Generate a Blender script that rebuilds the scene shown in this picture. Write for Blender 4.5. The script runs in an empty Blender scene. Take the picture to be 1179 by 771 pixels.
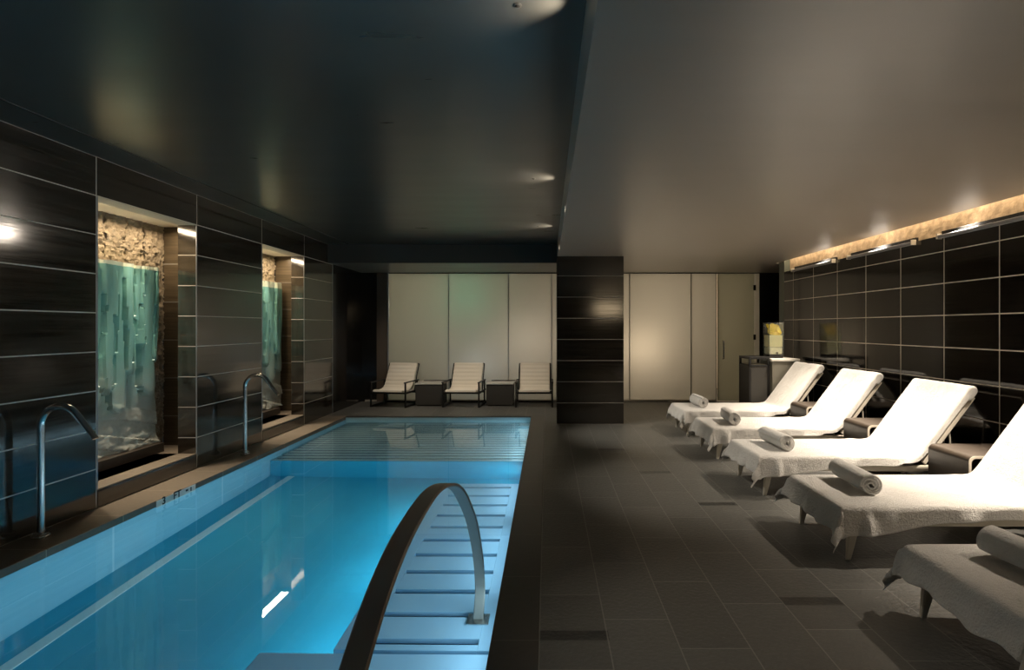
import bpy, bmesh, math, random
from mathutils import Vector, Matrix, noise
random.seed(7)
PI = math.pi
S = bpy.context.scene
C = S.collection

# ---------------------------------------------------------------- camera
H = 1.385
cd = bpy.data.cameras.new('camera'); cam = bpy.data.objects.new('camera', cd); C.objects.link(cam)
cam.location = (0, 0, H); cam.rotation_euler = (PI/2, 0, 0)
cd.sensor_width = 36; cd.lens = 610/1179*36
cd.shift_x = -40.5/1179; cd.shift_y = -9/1179
cd.clip_start = 0.05; cd.clip_end = 60
S.camera = cam
S.view_settings.view_transform = 'Standard'; S.view_settings.look = 'None'
S.view_settings.exposure = 0.0; S.view_settings.gamma = 1.0
S.view_settings.use_curve_mapping = False
S.render.film_transparent = False

# ---------------------------------------------------------------- world
w = bpy.data.worlds.new('world'); S.world = w; w.use_nodes = True
w.node_tree.nodes['Background'].inputs[0].default_value = (0.5, 0.55, 0.6, 1)
w.node_tree.nodes['Background'].inputs[1].default_value = 0.02

# ---------------------------------------------------------------- room dimensions
XL, XR = -3.452, 3.70           # tiled side walls
YB = 9.90                        # frosted glass at the back
YN = -3.0                        # wall behind the camera
ZL, ZR = 2.69, 2.40              # ceiling over the pool, ceiling over the loungers
XF = 0.157                       # step between the two ceilings
PX0, PX1, PY0, PY1 = -3.12, -0.25, -0.9, 8.20   # pool
ZW = -0.05                       # water
ZP = -0.95                       # pool floor
WARM = (1.0, 0.78, 0.52); WARM2 = (1.0, 0.86, 0.70)

# ---------------------------------------------------------------- lights
def light(name, kind, loc, energy, color, rot=None, target=None, **kw):
    l = bpy.data.lights.new(name, kind); o = bpy.data.objects.new(name, l); C.objects.link(o)
    o.location = loc; l.energy = energy; l.color = color
    if target is not None:
        o.rotation_euler = (Vector(target)-Vector(loc)).to_track_quat('-Z', 'Y').to_euler()
    elif rot: o.rotation_euler = rot
    for k, v in kw.items(): setattr(l, k, v)
    return o
LOUNGE_Y = [2.24, 3.45, 4.66, 5.87, 7.05]
# spots hidden in the slot at the top of the right wall, one over each lounger
for y, e in zip(LOUNGE_Y, (140, 740, 760, 700, 350)):
    light('slot_spot', 'SPOT', (3.69, y, 2.46), e, WARM2, target=(3.12, y, 0.5), spot_size=math.radians(80), spot_blend=0.9, shadow_soft_size=0.03)
# slot strip
light('slot_strip', 'AREA', (3.71, 2.7, 2.58), 46, WARM, rot=(0, math.radians(-8), 0), shape='RECTANGLE', size=0.04, size_y=11.2)
# recess lights above the relief panels
light('niche_light', 'AREA', (-3.86, 4.72, 2.40), 20, WARM, rot=(0, math.radians(-6), 0), shape='RECTANGLE', size=0.10, size_y=1.5)
light('niche_light', 'AREA', (-3.86, 7.05, 2.40), 20, WARM, rot=(0, math.radians(-6), 0), shape='RECTANGLE', size=0.10, size_y=1.5)
for y in (4.25, 4.64, 5.0, 6.6, 6.96, 7.35):
    light('niche_spot', 'SPOT', (-3.72, y, 2.385), 110, WARM2, target=(-3.30, y, 0), spot_size=math.radians(46), spot_blend=1.0, shadow_soft_size=0.03)
for y in (4.35, 4.95, 6.75, 7.3):
    light('panel_fill', 'SPOT', (-3.68, y, 2.385), 45, WARM2, target=(-3.93, y, .9), spot_size=math.radians(40), spot_blend=1.0, shadow_soft_size=0.02)  # extra fill spots, added to brighten the relief panels
# small spotlights in the corner of the ceiling step
STEP_Y = [2.15, 4.66, 6.86]
for y, e, tx in zip(STEP_Y, (85, 170, 250), (0.75, 1.25, 1.35)):
    light('step_spot', 'SPOT', (-0.12, y, 2.672), e, (1.0, .91, .78), target=(tx, y, 0), spot_size=math.radians(50), spot_blend=1.0, shadow_soft_size=0.015)
    light('step_streak_fill', 'SPOT', (0.13, y, 2.60), 26, WARM2, target=(-0.45, y-.1, 2.68), spot_size=math.radians(100), spot_blend=1.0, shadow_soft_size=0.012)  # spot without a fixture, added for the glow streaks on the ceiling
# fill spots without fixtures, added to brighten the back lounge
for x in (-2.7, -1.5, -.3):
    light('lounge_fill', 'SPOT', (x, 8.55, 2.385), 60, WARM2, target=(x, 9.2, 0), spot_size=math.radians(100), spot_blend=1.0, shadow_soft_size=0.04)
# underwater lamps on the right and the near pool wall
POOL = (0.58, 0.86, 1.0)
for y in (3.0, 3.9, 4.8):       # added out of view on the bench side to even the floor light
    light('pool_lamp', 'AREA', (-1.062, y, -0.66), 4.2, POOL, rot=(0, math.radians(90), 0), shape='RECTANGLE', size=0.30, size_y=0.7)
for y, e in ((-0.3, 6), (0.9, 6), (5.55, 4)):
    light('pool_lamp', 'AREA', (PX1-0.02, y, -0.62), e, POOL, rot=(0, math.radians(90), 0), shape='RECTANGLE', size=0.35, size_y=0.6)
for y, e in ((0.5, 2.4), (2.4, 2.3), (3.6, 2.3), (4.8, 2.3), (6.4, 3), (7.5, 3)):
    light('pool_lamp', 'AREA', (PX1-0.02, y, -0.16), e, POOL, rot=(0, math.radians(80), 0), shape='RECTANGLE', size=0.12, size_y=1.0)
# lamps in the rooms behind the frosted glass
light('back_lamp', 'POINT', (1.78, 10.48, 1.0), 54, (1.0, .78, .58), shadow_soft_size=0.12)
light('back_lamp', 'POINT', (2.2, 11.2, 1.7), 62, (1.0, .86, .70), shadow_soft_size=0.12)
light('back_lamp', 'POINT', (-0.3, 10.6, 1.2), 40, (1.0, .84, .72), shadow_soft_size=0.2)
light('back_lamp', 'POINT', (-2.3, 10.9, 1.8), 27, (1.0, .92, .72), shadow_soft_size=0.2)
light('back_lamp', 'POINT', (-1.5, 10.42, 1.95), 11, (.20, 1.0, .70), shadow_soft_size=0.15)
light('back_lamp', 'POINT', (-1.3, 10.4, 0.7), 13, (.78, .86, 1.0), shadow_soft_size=0.2)

# ---------------------------------------------------------------- material helpers
def mat(name):
    m = bpy.data.materials.new(name); m.use_nodes = True
    nt = m.node_tree; b = nt.nodes['Principled BSDF']
    return m, nt, b
def simple(name, col, rough=0.5, metal=0.0, ior=1.5, bump=0, bscale=200, var=0.0, emis=None, es=0, detail=3):
    m, nt, b = mat(name)
    b.inputs['Base Color'].default_value = (*col, 1); b.inputs['Roughness'].default_value = rough
    b.inputs['Metallic'].default_value = metal; b.inputs['IOR'].default_value = ior
    if emis: b.inputs['Emission Color'].default_value = (*emis, 1); b.inputs['Emission Strength'].default_value = es
    if bump or var:
        tc = nt.nodes.new('ShaderNodeTexCoord'); n = nt.nodes.new('ShaderNodeTexNoise')
        n.inputs['Scale'].default_value = bscale; n.inputs['Detail'].default_value = detail
        nt.links.new(tc.outputs['Object'], n.inputs['Vector'])
        if bump:
            bp = nt.nodes.new('ShaderNodeBump'); bp.inputs['Strength'].default_value = bump; bp.inputs['Distance'].default_value = 0.01
            nt.links.new(n.outputs[0], bp.inputs['Height']); nt.links.new(bp.outputs[0], b.inputs['Normal'])
        if var:
            mx = nt.nodes.new('ShaderNodeMix'); mx.data_type = 'RGBA'
            mx.inputs['A'].default_value = (*[c*(1-var) for c in col], 1); mx.inputs['B'].default_value = (*[min(1, c*(1+var)) for c in col], 1)
            nt.links.new(n.outputs[0], mx.inputs['Factor']); nt.links.new(mx.outputs['Result'], b.inputs['Base Color'])
    return m
def mth(nt, op, a, b=None, c=None):
    n = nt.nodes.new('ShaderNodeMath'); n.operation = op
    for i, v in enumerate((a, b, c)):
        if v is None: continue
        if isinstance(v, (int, float)): n.inputs[i].default_value = v
        else: nt.links.new(v, n.inputs[i])
    return n.outputs[0]
def near(nt, s, p, hw):       # 1 where |s-p| < hw
    return mth(nt, 'LESS_THAN', mth(nt, 'ABSOLUTE', mth(nt, 'SUBTRACT', s, p)), hw)
def periodic(nt, s, off, per, hw):
    t = mth(nt, 'SUBTRACT', s, off - per*50)
    t = mth(nt, 'MODULO', t, per)
    return mth(nt, 'LESS_THAN', mth(nt, 'ABSOLUTE', mth(nt, 'SUBTRACT', t, per/2)), hw) if False else mth(nt, 'GREATER_THAN', mth(nt, 'ABSOLUTE', mth(nt, 'SUBTRACT', t, per/2)), per/2-hw)
def mixcol(nt, f, a, b):
    mx = nt.nodes.new('ShaderNodeMix'); mx.data_type = 'RGBA'
    if isinstance(f, (int, float)): mx.inputs['Factor'].default_value = f
    else: nt.links.new(f, mx.inputs['Factor'])
    for k, v in (('A', a), ('B', b)):
        if isinstance(v, tuple): mx.inputs[k].default_value = (*v, 1)
        else: nt.links.new(v, mx.inputs[k])
    return mx.outputs['Result']
def tile_mat(name, axis, joints=(), per=None, zoff=0.0, zper=0.299, hw=0.004, col1=(.010, .0085, .007), col2=(.032, .025, .018),
             grout=(.28, .26, .23), rough=0.10, ior=1.75, zmax=99):
    """polished dark tile with fine horizontal veining; joints listed along one axis, courses along Z"""
    m, nt, b = mat(name)
    g = nt.nodes.new('ShaderNodeNewGeometry'); sx = nt.nodes.new('ShaderNodeSeparateXYZ'); nt.links.new(g.outputs['Position'], sx.inputs[0])
    u = sx.outputs['XYZ'.index(axis)]; z = sx.outputs[2]
    mask = periodic(nt, z, zoff, zper, hw)
    if per: mask = mth(nt, 'MAXIMUM', mask, periodic(nt, u, per[0], per[1], hw))
    for j in joints: mask = mth(nt, 'MAXIMUM', mask, near(nt, u, j, hw))
    mp = nt.nodes.new('ShaderNodeMapping'); mp.inputs['Scale'].default_value = (1.6, 1.6, 45)
    nt.links.new(g.outputs['Position'], mp.inputs[0])
    n = nt.nodes.new('ShaderNodeTexNoise'); n.inputs['Scale'].default_value = 1.0; n.inputs['Detail'].default_value = 5; n.inputs['Roughness'].default_value = .65
    nt.links.new(mp.outputs[0], n.inputs['Vector'])
    r = nt.nodes.new('ShaderNodeValToRGB'); r.color_ramp.elements[0].position = .38; r.color_ramp.elements[1].position = .72
    r.color_ramp.elements[0].color = (*col1, 1); r.color_ramp.elements[1].color = (*col2, 1)
    nt.links.new(n.outputs[0], r.inputs[0])
    nt.links.new(mixcol(nt, mask, r.outputs[0], grout), b.inputs['Base Color'])
    rr = mth(nt, 'ADD', mth(nt, 'MULTIPLY', n.outputs[0], 0.10), rough-0.05)
    rr = mth(nt, 'MAXIMUM', rr, mth(nt, 'MULTIPLY', mask, 0.6))
    nt.links.new(rr, b.inputs['Roughness'])
    b.inputs['IOR'].default_value = ior
    bp = nt.nodes.new('ShaderNodeBump'); bp.inputs['Strength'].default_value = .12; bp.inputs['Distance'].default_value = .002
    hh = mth(nt, 'SUBTRACT', n.outputs[0], mask)
    nt.links.new(hh, bp.inputs['Height']); nt.links.new(bp.outputs[0], b.inputs['Normal'])
    return m

M = {}
M['tile_left'] = tile_mat('dark_polished_tile_left', 'Y', col1=(.014, .011, .008), col2=(.060, .045, .030), grout=(.42, .38, .33), ior=2.0, joints=(0.46, 1.66, 2.86, 4.056, 5.220, 6.408, 7.528))
M['tile_right'] = tile_mat('dark_polished_tile_right', 'Y', per=(7.967, 0.6055), zoff=1.197, zper=0.2985, ior=1.55, rough=.07, col1=(.006, .005, .004), col2=(.020, .016, .011), grout=(.62, .56, .48), hw=.0045)
M['tile_pillar'] = tile_mat('dark_polished_tile_pillar', 'X', zoff=0.0, zper=0.3025, joints=())
M['tile_jamb'] = tile_mat('dark_polished_tile_jamb', 'X', zoff=0.0, zper=0.299, col1=(.02, .016, .011), col2=(.05, .038, .024))
M['tile_niche'] = tile_mat('brown_niche_tile', 'X', zoff=0.05, zper=0.40, col1=(.06, .045, .028), col2=(.12, .09, .055), rough=.35, ior=1.5)
M['dark_glass'] = simple('black_polished_glass', (.012, .011, .010), .10, ior=1.6)
M['ceil_left'] = None
def ceil(name, col, rough, ior):
    m, nt, b = mat(name)
    g = nt.nodes.new('ShaderNodeNewGeometry'); mp = nt.nodes.new('ShaderNodeMapping'); mp.inputs['Scale'].default_value = (.7, 3.0, 1)
    nt.links.new(g.outputs['Position'], mp.inputs[0])
    n = nt.nodes.new('ShaderNodeTexNoise'); n.inputs['Scale'].default_value = 1.6; n.inputs['Detail'].default_value = 4
    nt.links.new(mp.outputs[0], n.inputs['Vector'])
    nt.links.new(mixcol(nt, n.outputs[0], tuple(c*.88 for c in col), tuple(c*1.12 for c in col)), b.inputs['Base Color'])
    nt.links.new(mth(nt, 'ADD', mth(nt, 'MULTIPLY', n.outputs[0], .12), rough-.06), b.inputs['Roughness'])
    b.inputs['IOR'].default_value = ior
    return m
M['ceil_left'] = ceil('charcoal_satin_ceiling', (.045, .044, .038), .30, 1.9)
M['ceil_right'] = ceil('taupe_satin_ceiling', (.36, .315, .265), .34, 1.8)
M['ceil_beam'] = ceil('charcoal_matt_beam', (.05, .048, .044), .5, 1.5)
M['soffit'] = ceil('taupe_matt_soffit', (.12, .115, .10), .4, 1.6)

def floor_mat(name, col, xoff, xper, coping=None):
    m, nt, b = mat(name)
    g = nt.nodes.new('ShaderNodeNewGeometry'); sx = nt.nodes.new('ShaderNodeSeparateXYZ'); nt.links.new(g.outputs['Position'], sx.inputs[0])
    x, y = sx.outputs[0], sx.outputs[1]
    t = mth(nt, 'DIVIDE', mth(nt, 'SUBTRACT', x, xoff-xper*30), xper)
    col_i = mth(nt, 'FLOOR', t)
    vx = mth(nt, 'GREATER_THAN', mth(nt, 'ABSOLUTE', mth(nt, 'SUBTRACT', mth(nt, 'FRACT', t), .5)), .5-.0028/xper)
    off = mth(nt, 'MULTIPLY', mth(nt, 'FRACT', mth(nt, 'MULTIPLY', col_i, 0.381)), .6)
    ty = mth(nt, 'DIVIDE', mth(nt, 'ADD', mth(nt, 'ADD', y, off), 30.0), .60)
    row_i = mth(nt, 'FLOOR', ty)
    vy = mth(nt, 'GREATER_THAN', mth(nt, 'ABSOLUTE', mth(nt, 'SUBTRACT', mth(nt, 'FRACT', ty), .5)), .5-.0028/.6)
    mask = mth(nt, 'MAXIMUM', vx, vy)
    cv = nt.nodes.new('ShaderNodeCombineXYZ'); nt.links.new(col_i, cv.inputs[0]); nt.links.new(row_i, cv.inputs[1])
    wn = nt.nodes.new('ShaderNodeTexWhiteNoise'); nt.links.new(cv.outputs[0], wn.inputs['Vector'])
    n = nt.nodes.new('ShaderNodeTexNoise'); n.inputs['Scale'].default_value = 9; n.inputs['Detail'].default_value = 8; n.inputs['Roughness'].default_value = .7
    nt.links.new(g.outputs['Position'], n.inputs['Vector'])
    f = mth(nt, 'ADD', mth(nt, 'MULTIPLY', wn.outputs[0], .45), mth(nt, 'MULTIPLY', n.outputs[0], .55))
    c = mixcol(nt, f, tuple(v*.72 for v in col), tuple(v*1.28 for v in col))
    # narrow dark inset strips between tiles
    ins = None
    for (x0, x1, y0, y1) in ((1.18, 1.49, 2.64, 2.72), (1.19, 1.49, 4.12, 4.19), (0.57, 0.88, 5.97, 6.04), (-0.035, .277, 2.345, 2.42), (0.88, 1.19, 5.03, 5.09)):
        r = mth(nt, 'MULTIPLY', near(nt, x, (x0+x1)/2, (x1-x0)/2), near(nt, y, (y0+y1)/2, (y1-y0)/2))
        ins = r if ins is None else mth(nt, 'MAXIMUM', ins, r)
    c = mixcol(nt, ins, c, tuple(v*.3 for v in col))
    c = mixcol(nt, mth(nt, 'MULTIPLY', mask, .5), c, tuple(v*3.2 for v in col))
    nt.links.new(c, b.inputs['Base Color'])
    n2 = nt.nodes.new('ShaderNodeTexNoise'); n2.inputs['Scale'].default_value = 45; n2.inputs['Detail'].default_value = 8
    nt.links.new(g.outputs['Position'], n2.inputs['Vector'])
    nt.links.new(mth(nt, 'ADD', mth(nt, 'MULTIPLY', n2.outputs[0], .2), .34), b.inputs['Roughness'])
    bp = nt.nodes.new('ShaderNodeBump'); bp.inputs['Strength'].default_value = .7; bp.inputs['Distance'].default_value = .006
    nt.links.new(mth(nt, 'SUBTRACT', n2.outputs[0], mth(nt, 'MULTIPLY', mask, .8)), bp.inputs['Height']); nt.links.new(bp.outputs[0], b.inputs['Normal'])
    return m
M['floor'] = floor_mat('charcoal_slate_tile', (.080, .079, .071), -.035, .305)
def coping_mat(name, col, joints):
    m, nt, b = mat(name)
    g = nt.nodes.new('ShaderNodeNewGeometry'); sx = nt.nodes.new('ShaderNodeSeparateXYZ'); nt.links.new(g.outputs['Position'], sx.inputs[0])
    mask = periodic(nt, sx.outputs[1], joints[0], joints[1], .0028)
    mask = mth(nt, 'MAXIMUM', mask, near(nt, sx.outputs[0], -0.035, .003))
    n = nt.nodes.new('ShaderNodeTexNoise'); n.inputs['Scale'].default_value = 30; n.inputs['Detail'].default_value = 6
    nt.links.new(g.outputs['Position'], n.inputs['Vector'])
    c = mixcol(nt, n.outputs[0], tuple(v*.8 for v in col), tuple(v*1.2 for v in col))
    nt.links.new(mixcol(nt, mask, c, tuple(min(1, v*2.6) for v in col)), b.inputs['Base Color'])
    b.inputs['Roughness'].default_value = .38
    bp = nt.nodes.new('ShaderNodeBump'); bp.inputs['Strength'].default_value = .2; bp.inputs['Distance'].default_value = .003
    nt.links.new(mth(nt, 'SUBTRACT', n.outputs[0], mask), bp.inputs['Height']); nt.links.new(bp.outputs[0], b.inputs['Normal'])
    return m
M['coping_dark'] = coping_mat('dark_coping_tile', (.035, .031, .026), (2.345, .60))
M['coping_tan'] = coping_mat('brown_coping_tile', (.16, .13, .095), (3.30, .60))

def pool_mat(name, c1, c2, seam=None):
    m, nt, b = mat(name)
    g = nt.nodes.new('ShaderNodeNewGeometry'); mp = nt.nodes.new('ShaderNodeMapping'); mp.inputs['Scale'].default_value = (3, 1.2, 8)
    nt.links.new(g.outputs['Position'], mp.inputs[0])
    n = nt.nodes.new('ShaderNodeTexNoise'); n.inputs['Scale'].default_value = 1.8; n.inputs['Detail'].default_value = 6; n.inputs['Roughness'].default_value = .7
    nt.links.new(mp.outputs[0], n.inputs['Vector'])
    c = mixcol(nt, n.outputs[0], c1, c2)
    if seam:
        sx = nt.nodes.new('ShaderNodeSeparateXYZ'); nt.links.new(g.outputs['Position'], sx.inputs[0])
        c = mixcol(nt, mth(nt, 'MULTIPLY', periodic(nt, sx.outputs[1], *seam, .008), .5), c, (.8, .92, .95))
    nt.links.new(c, b.inputs['Base Color']); b.inputs['Roughness'].default_value = .4
    return m
M['pool_floor'] = pool_mat('aqua_pool_floor', (.025, .40, .58), (.06, .52, .70))
M['pool_wall'] = pool_mat('pale_blue_pool_wall', (.19, .50, .63), (.38, .70, .80), seam=(1.25, 1.28))
M['pool_bench'] = pool_mat('ice_blue_pool_bench', (.42, .68, .88), (.54, .79, .95))
M['slot_shade'] = simple('deep_blue_shade', (.004, .05, .12), .5)  # deep blue stands in for the shade inside slots and gaps
M['pool_slat'] = pool_mat('grey_blue_slats', (.36, .56, .62), (.55, .74, .78))
M['pool_stripe'] = simple('pale_floor_stripe', (.70, .85, .84), .5, bump=.02)

m, nt, b = mat('still_water')
nt.nodes.remove(b); gl = nt.nodes.new('ShaderNodeBsdfGlass'); gl.inputs['IOR'].default_value = 1.33; gl.inputs['Roughness'].default_value = 0.0
gl.inputs['Color'].default_value = (.93, .985, 1, 1)
nt.links.new(gl.outputs[0], nt.nodes['Material Output'].inputs[0])
g = nt.nodes.new('ShaderNodeNewGeometry'); n = nt.nodes.new('ShaderNodeTexNoise'); n.inputs['Scale'].default_value = 1.3; n.inputs['Detail'].default_value = 1
nt.links.new(g.outputs['Position'], n.inputs['Vector'])
bp = nt.nodes.new('ShaderNodeBump'); bp.inputs['Strength'].default_value = .05; bp.inputs['Distance'].default_value = .02
nt.links.new(n.outputs[0], bp.inputs['Height']); nt.links.new(bp.outputs[0], gl.inputs['Normal'])
M['water'] = m

M['steel'] = simple('brushed_stainless_steel', (.62, .60, .57), .22, metal=1.0)
M['steel_dark'] = simple('satin_bronze_steel', (.40, .35, .30), .48, metal=.55, bump=.02, bscale=90)
M['black_metal'] = simple('black_powder_coat', (.006, .0055, .005), .6)
M['rail'] = simple('grey_metal_rail', (.35, .36, .38), .35, metal=.6)
M['cream'] = simple('cream_lacquer', (.62, .57, .48), .35)
M['mattress'] = simple('charcoal_mattress', (.09, .08, .07), .8, bump=.2, bscale=300)
M['cushion'] = simple('cream_cushion', (.55, .51, .45), .8, bump=.2, bscale=300)
M['table_wood'] = simple('dark_brown_veneer', (.045, .034, .025), .38, var=.35, bscale=14)
M['table_pale'] = simple('pale_inner_edge', (.55, .50, .42), .4)
M['wicker'] = simple('dark_grey_woven_panel', (.045, .042, .036), .6, bump=.4, bscale=160)
M['tabletop'] = simple('pale_glass_tabletop', (.46, .45, .40), .2)
M['white_tray'] = simple('white_tray', (.75, .72, .66), .4)
M['grey_panel'] = simple('grey_laminate', (.17, .16, .13), .35)
M['plaster'] = simple('cream_plaster', (.72, .66, .56), .8)
def terry(name, col, st=.9):
    m, nt, b = mat(name)
    tc = nt.nodes.new('ShaderNodeTexCoord')
    n = nt.nodes.new('ShaderNodeTexNoise'); n.inputs['Scale'].default_value = 75; n.inputs['Detail'].default_value = 4; n.inputs['Roughness'].default_value = .8
    n2 = nt.nodes.new('ShaderNodeTexNoise'); n2.inputs['Scale'].default_value = 9; n2.inputs['Detail'].default_value = 3
    for k in (n, n2): nt.links.new(tc.outputs['Object'], k.inputs['Vector'])
    h = mth(nt, 'ADD', n.outputs[0], mth(nt, 'MULTIPLY', n2.outputs[0], 1.2))
    bp = nt.nodes.new('ShaderNodeBump'); bp.inputs['Strength'].default_value = st; bp.inputs['Distance'].default_value = .022
    nt.links.new(h, bp.inputs['Height']); nt.links.new(bp.outputs[0], b.inputs['Normal'])
    nt.links.new(mixcol(nt, n.outputs[0], tuple(c*.88 for c in col), col), b.inputs['Base Color'])
    b.inputs['Roughness'].default_value = .95; b.inputs['Sheen Weight'].default_value = .3
    b.inputs['Specular IOR Level'].default_value = .2
    return m
M['terry'] = terry('white_terry_cloth', (.80, .775, .73))
M['terry2'] = terry('white_terry_roll', (.84, .82, .78))
M['sling'] = simple('cream_channelled_sling', (.70, .64, .53), .7, bump=.15, bscale=200)

def frosted(name, col):
    m, nt, b = mat(name); nt.nodes.remove(b)
    tr = nt.nodes.new('ShaderNodeBsdfTranslucent'); tr.inputs[0].default_value = (*col, 1)
    di = nt.nodes.new('ShaderNodeBsdfDiffuse'); di.inputs[0].default_value = (.35, .34, .31, 1)
    gs = nt.nodes.new('ShaderNodeBsdfGlossy'); gs.inputs['Roughness'].default_value = .28; gs.inputs[0].default_value = (.8, .8, .8, 1)
    fr = nt.nodes.new('ShaderNodeFresnel'); fr.inputs[0].default_value = 1.5
    a = nt.nodes.new('ShaderNodeMixShader'); a.inputs[0].default_value = .3
    nt.links.new(tr.outputs[0], a.inputs[1]); nt.links.new(di.outputs[0], a.inputs[2])
    c = nt.nodes.new('ShaderNodeMixShader'); nt.links.new(fr.outputs[0], c.inputs[0]); nt.links.new(a.outputs[0], c.inputs[1]); nt.links.new(gs.outputs[0], c.inputs[2])
    nt.links.new(c.outputs[0], nt.nodes['Material Output'].inputs[0])
    return m
M['frost'] = frosted('frosted_glass', (.70, .69, .64))
M['frost_door'] = frosted('frosted_glass_door', (.58, .58, .50))

# stone behind the relief
m, nt, b = mat('rough_split_stone')
g = nt.nodes.new('ShaderNodeNewGeometry'); n = nt.nodes.new('ShaderNodeTexNoise'); n.inputs['Scale'].default_value = 22; n.inputs['Detail'].default_value = 7; n.inputs['Roughness'].default_value = .7
nt.links.new(g.outputs['Position'], n.inputs['Vector'])
nt.links.new(mixcol(nt, n.outputs[0], (.14, .105, .07), (.60, .50, .36)), b.inputs['Base Color']); b.inputs['Roughness'].default_value = .85
bp = nt.nodes.new('ShaderNodeBump'); bp.inputs['Strength'].default_value = 1.0; bp.inputs['Distance'].default_value = .05
nt.links.new(n.outputs[0], bp.inputs['Height']); nt.links.new(bp.outputs[0], b.inputs['Normal'])
M['stone'] = m
# relief: teal cast glass above, grey-beige below
m, nt, b = mat('teal_cast_relief')
g = nt.nodes.new('ShaderNodeTexCoord'); sx = nt.nodes.new('ShaderNodeSeparateXYZ'); nt.links.new(g.outputs['Object'], sx.inputs[0])
n = nt.nodes.new('ShaderNodeTexNoise'); n.inputs['Scale'].default_value = 5; n.inputs['Detail'].default_value = 6
nt.links.new(g.outputs['Object'], n.inputs['Vector'])
f = mth(nt, 'ADD', mth(nt, 'MULTIPLY', sx.outputs[2], 1.6), mth(nt, 'MULTIPLY', n.outputs[0], .9))
r = nt.nodes.new('ShaderNodeMapRange'); r.inputs[1].default_value = 1.0; r.inputs[2].default_value = 1.9; nt.links.new(f, r.inputs[0])
c = mixcol(nt, r.outputs[0], (.42, .42, .35), (.22, .46, .38))
c = mixcol(nt, mth(nt, 'GREATER_THAN', sx.outputs[2], 1.71), c, (.75, .80, .62))
nt.links.new(c, b.inputs['Base Color']); b.inputs['Roughness'].default_value = .35
n2 = nt.nodes.new('ShaderNodeTexNoise'); n2.inputs['Scale'].default_value = 45; n2.inputs['Detail'].default_value = 5; nt.links.new(g.outputs['Object'], n2.inputs['Vector'])
bp = nt.nodes.new('ShaderNodeBump'); bp.inputs['Strength'].default_value = .35; bp.inputs['Distance'].default_value = .006
nt.links.new(n2.outputs[0], bp.inputs['Height']); nt.links.new(bp.outputs[0], b.inputs['Normal'])
M['relief'] = m

# ---------------------------------------------------------------- geometry helpers
def box(bm, x0, x1, y0, y1, z0, z1, bev=0.0, seg=2):
    t = bmesh.new()
    bmesh.ops.create_cube(t, size=1)
    for v in t.verts: v.co = Vector(((x0+x1)/2+v.co.x*(x1-x0), (y0+y1)/2+v.co.y*(y1-y0), (z0+z1)/2+v.co.z*(z1-z0)))
    if bev: bmesh.ops.bevel(t, geom=t.edges[:], offset=bev, segments=seg, affect='EDGES', profile=.5)
    me = bpy.data.meshes.new('t'); t.to_mesh(me); t.free(); bm.from_mesh(me); bpy.data.meshes.remove(me)
    return bm
def tube(bm, pts, r, n=12, caps=True, ry=None):
    pts = [Vector(p) for p in pts]; rings = []
    up = Vector((0, 1, 0))
    for i, p in enumerate(pts):
        t = ((pts[min(i+1, len(pts)-1)] - pts[max(i-1, 0)])).normalized()
        a = t.cross(up)
        if a.length < 1e-3: a = t.cross(Vector((1, 0, 0)))
        a.normalize(); bb = t.cross(a).normalized()
        rr = r[i] if isinstance(r, (list, tuple)) else r
        r2 = ry[i] if isinstance(ry, (list, tuple)) else (ry if ry else rr)
        rings.append([bm.verts.new(p + a*rr*math.cos(2*PI*k/n) + bb*r2*math.sin(2*PI*k/n)) for k in range(n)])
    for A, B in zip(rings, rings[1:]):
        for k in range(n): bm.faces.new((A[k], A[(k+1) % n], B[(k+1) % n], B[k]))
    if caps: bm.faces.new(rings[0]); bm.faces.new(rings[-1][::-1])
    return bm
def lathe(bm, prof, n=32, cx=0, cy=0):
    rings = [[bm.verts.new((cx+r*math.cos(2*PI*k/n), cy+r*math.sin(2*PI*k/n), z)) for k in range(n)] for r, z in prof]
    for A, B in zip(rings, rings[1:]):
        for k in range(n): bm.faces.new((A[k], A[(k+1) % n], B[(k+1) % n], B[k]))
    bm.faces.new(rings[0][::-1]); bm.faces.new(rings[-1])
    return bm
def grid(bm, P, closed_u=False):
    V = [[bm.verts.new(p) for p in row] for row in P]
    nu, nv = len(V), len(V[0])
    for i in range(nu-1+(1 if closed_u else 0)):
        for j in range(nv-1):
            bm.faces.new((V[i][j], V[(i+1) % nu][j], V[(i+1) % nu][j+1], V[i][j+1]))
    return V
def obj(name, bm, m, parent=None, smooth=False, loc=None):
    bmesh.ops.recalc_face_normals(bm, faces=bm.faces[:])
    me = bpy.data.meshes.new(name); bm.to_mesh(me); bm.free()
    if m: me.materials.append(m)
    if smooth:
        for p in me.polygons: p.use_smooth = True
        try: me.set_sharp_from_angle(angle=math.radians(40))
        except Exception: pass
    o = bpy.data.objects.new(name, me); C.objects.link(o)
    if parent: o.parent = parent
    if loc: o.location = loc
    return o
def B(*a, **k): return box(bmesh.new(), *a, **k)
def tag(o, label, cat, group=None, kind=None):
    o['label'] = label; o['category'] = cat
    if group: o['group'] = group
    if kind: o['kind'] = kind
    return o
def thing(name, label, cat, loc=(0, 0, 0), rz=0, group=None):
    o = bpy.data.objects.new(name, None); C.objects.link(o); o.location = loc; o.rotation_euler = (0, 0, rz)
    o.empty_display_size = .1
    return tag(o, label, cat, group)
def struct(name, bm, m, label=None, cat='wall', smooth=False):
    o = obj(name, bm, m, smooth=smooth); o['kind'] = 'structure'
    if label: o['label'] = label; o['category'] = cat
    return o
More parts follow.
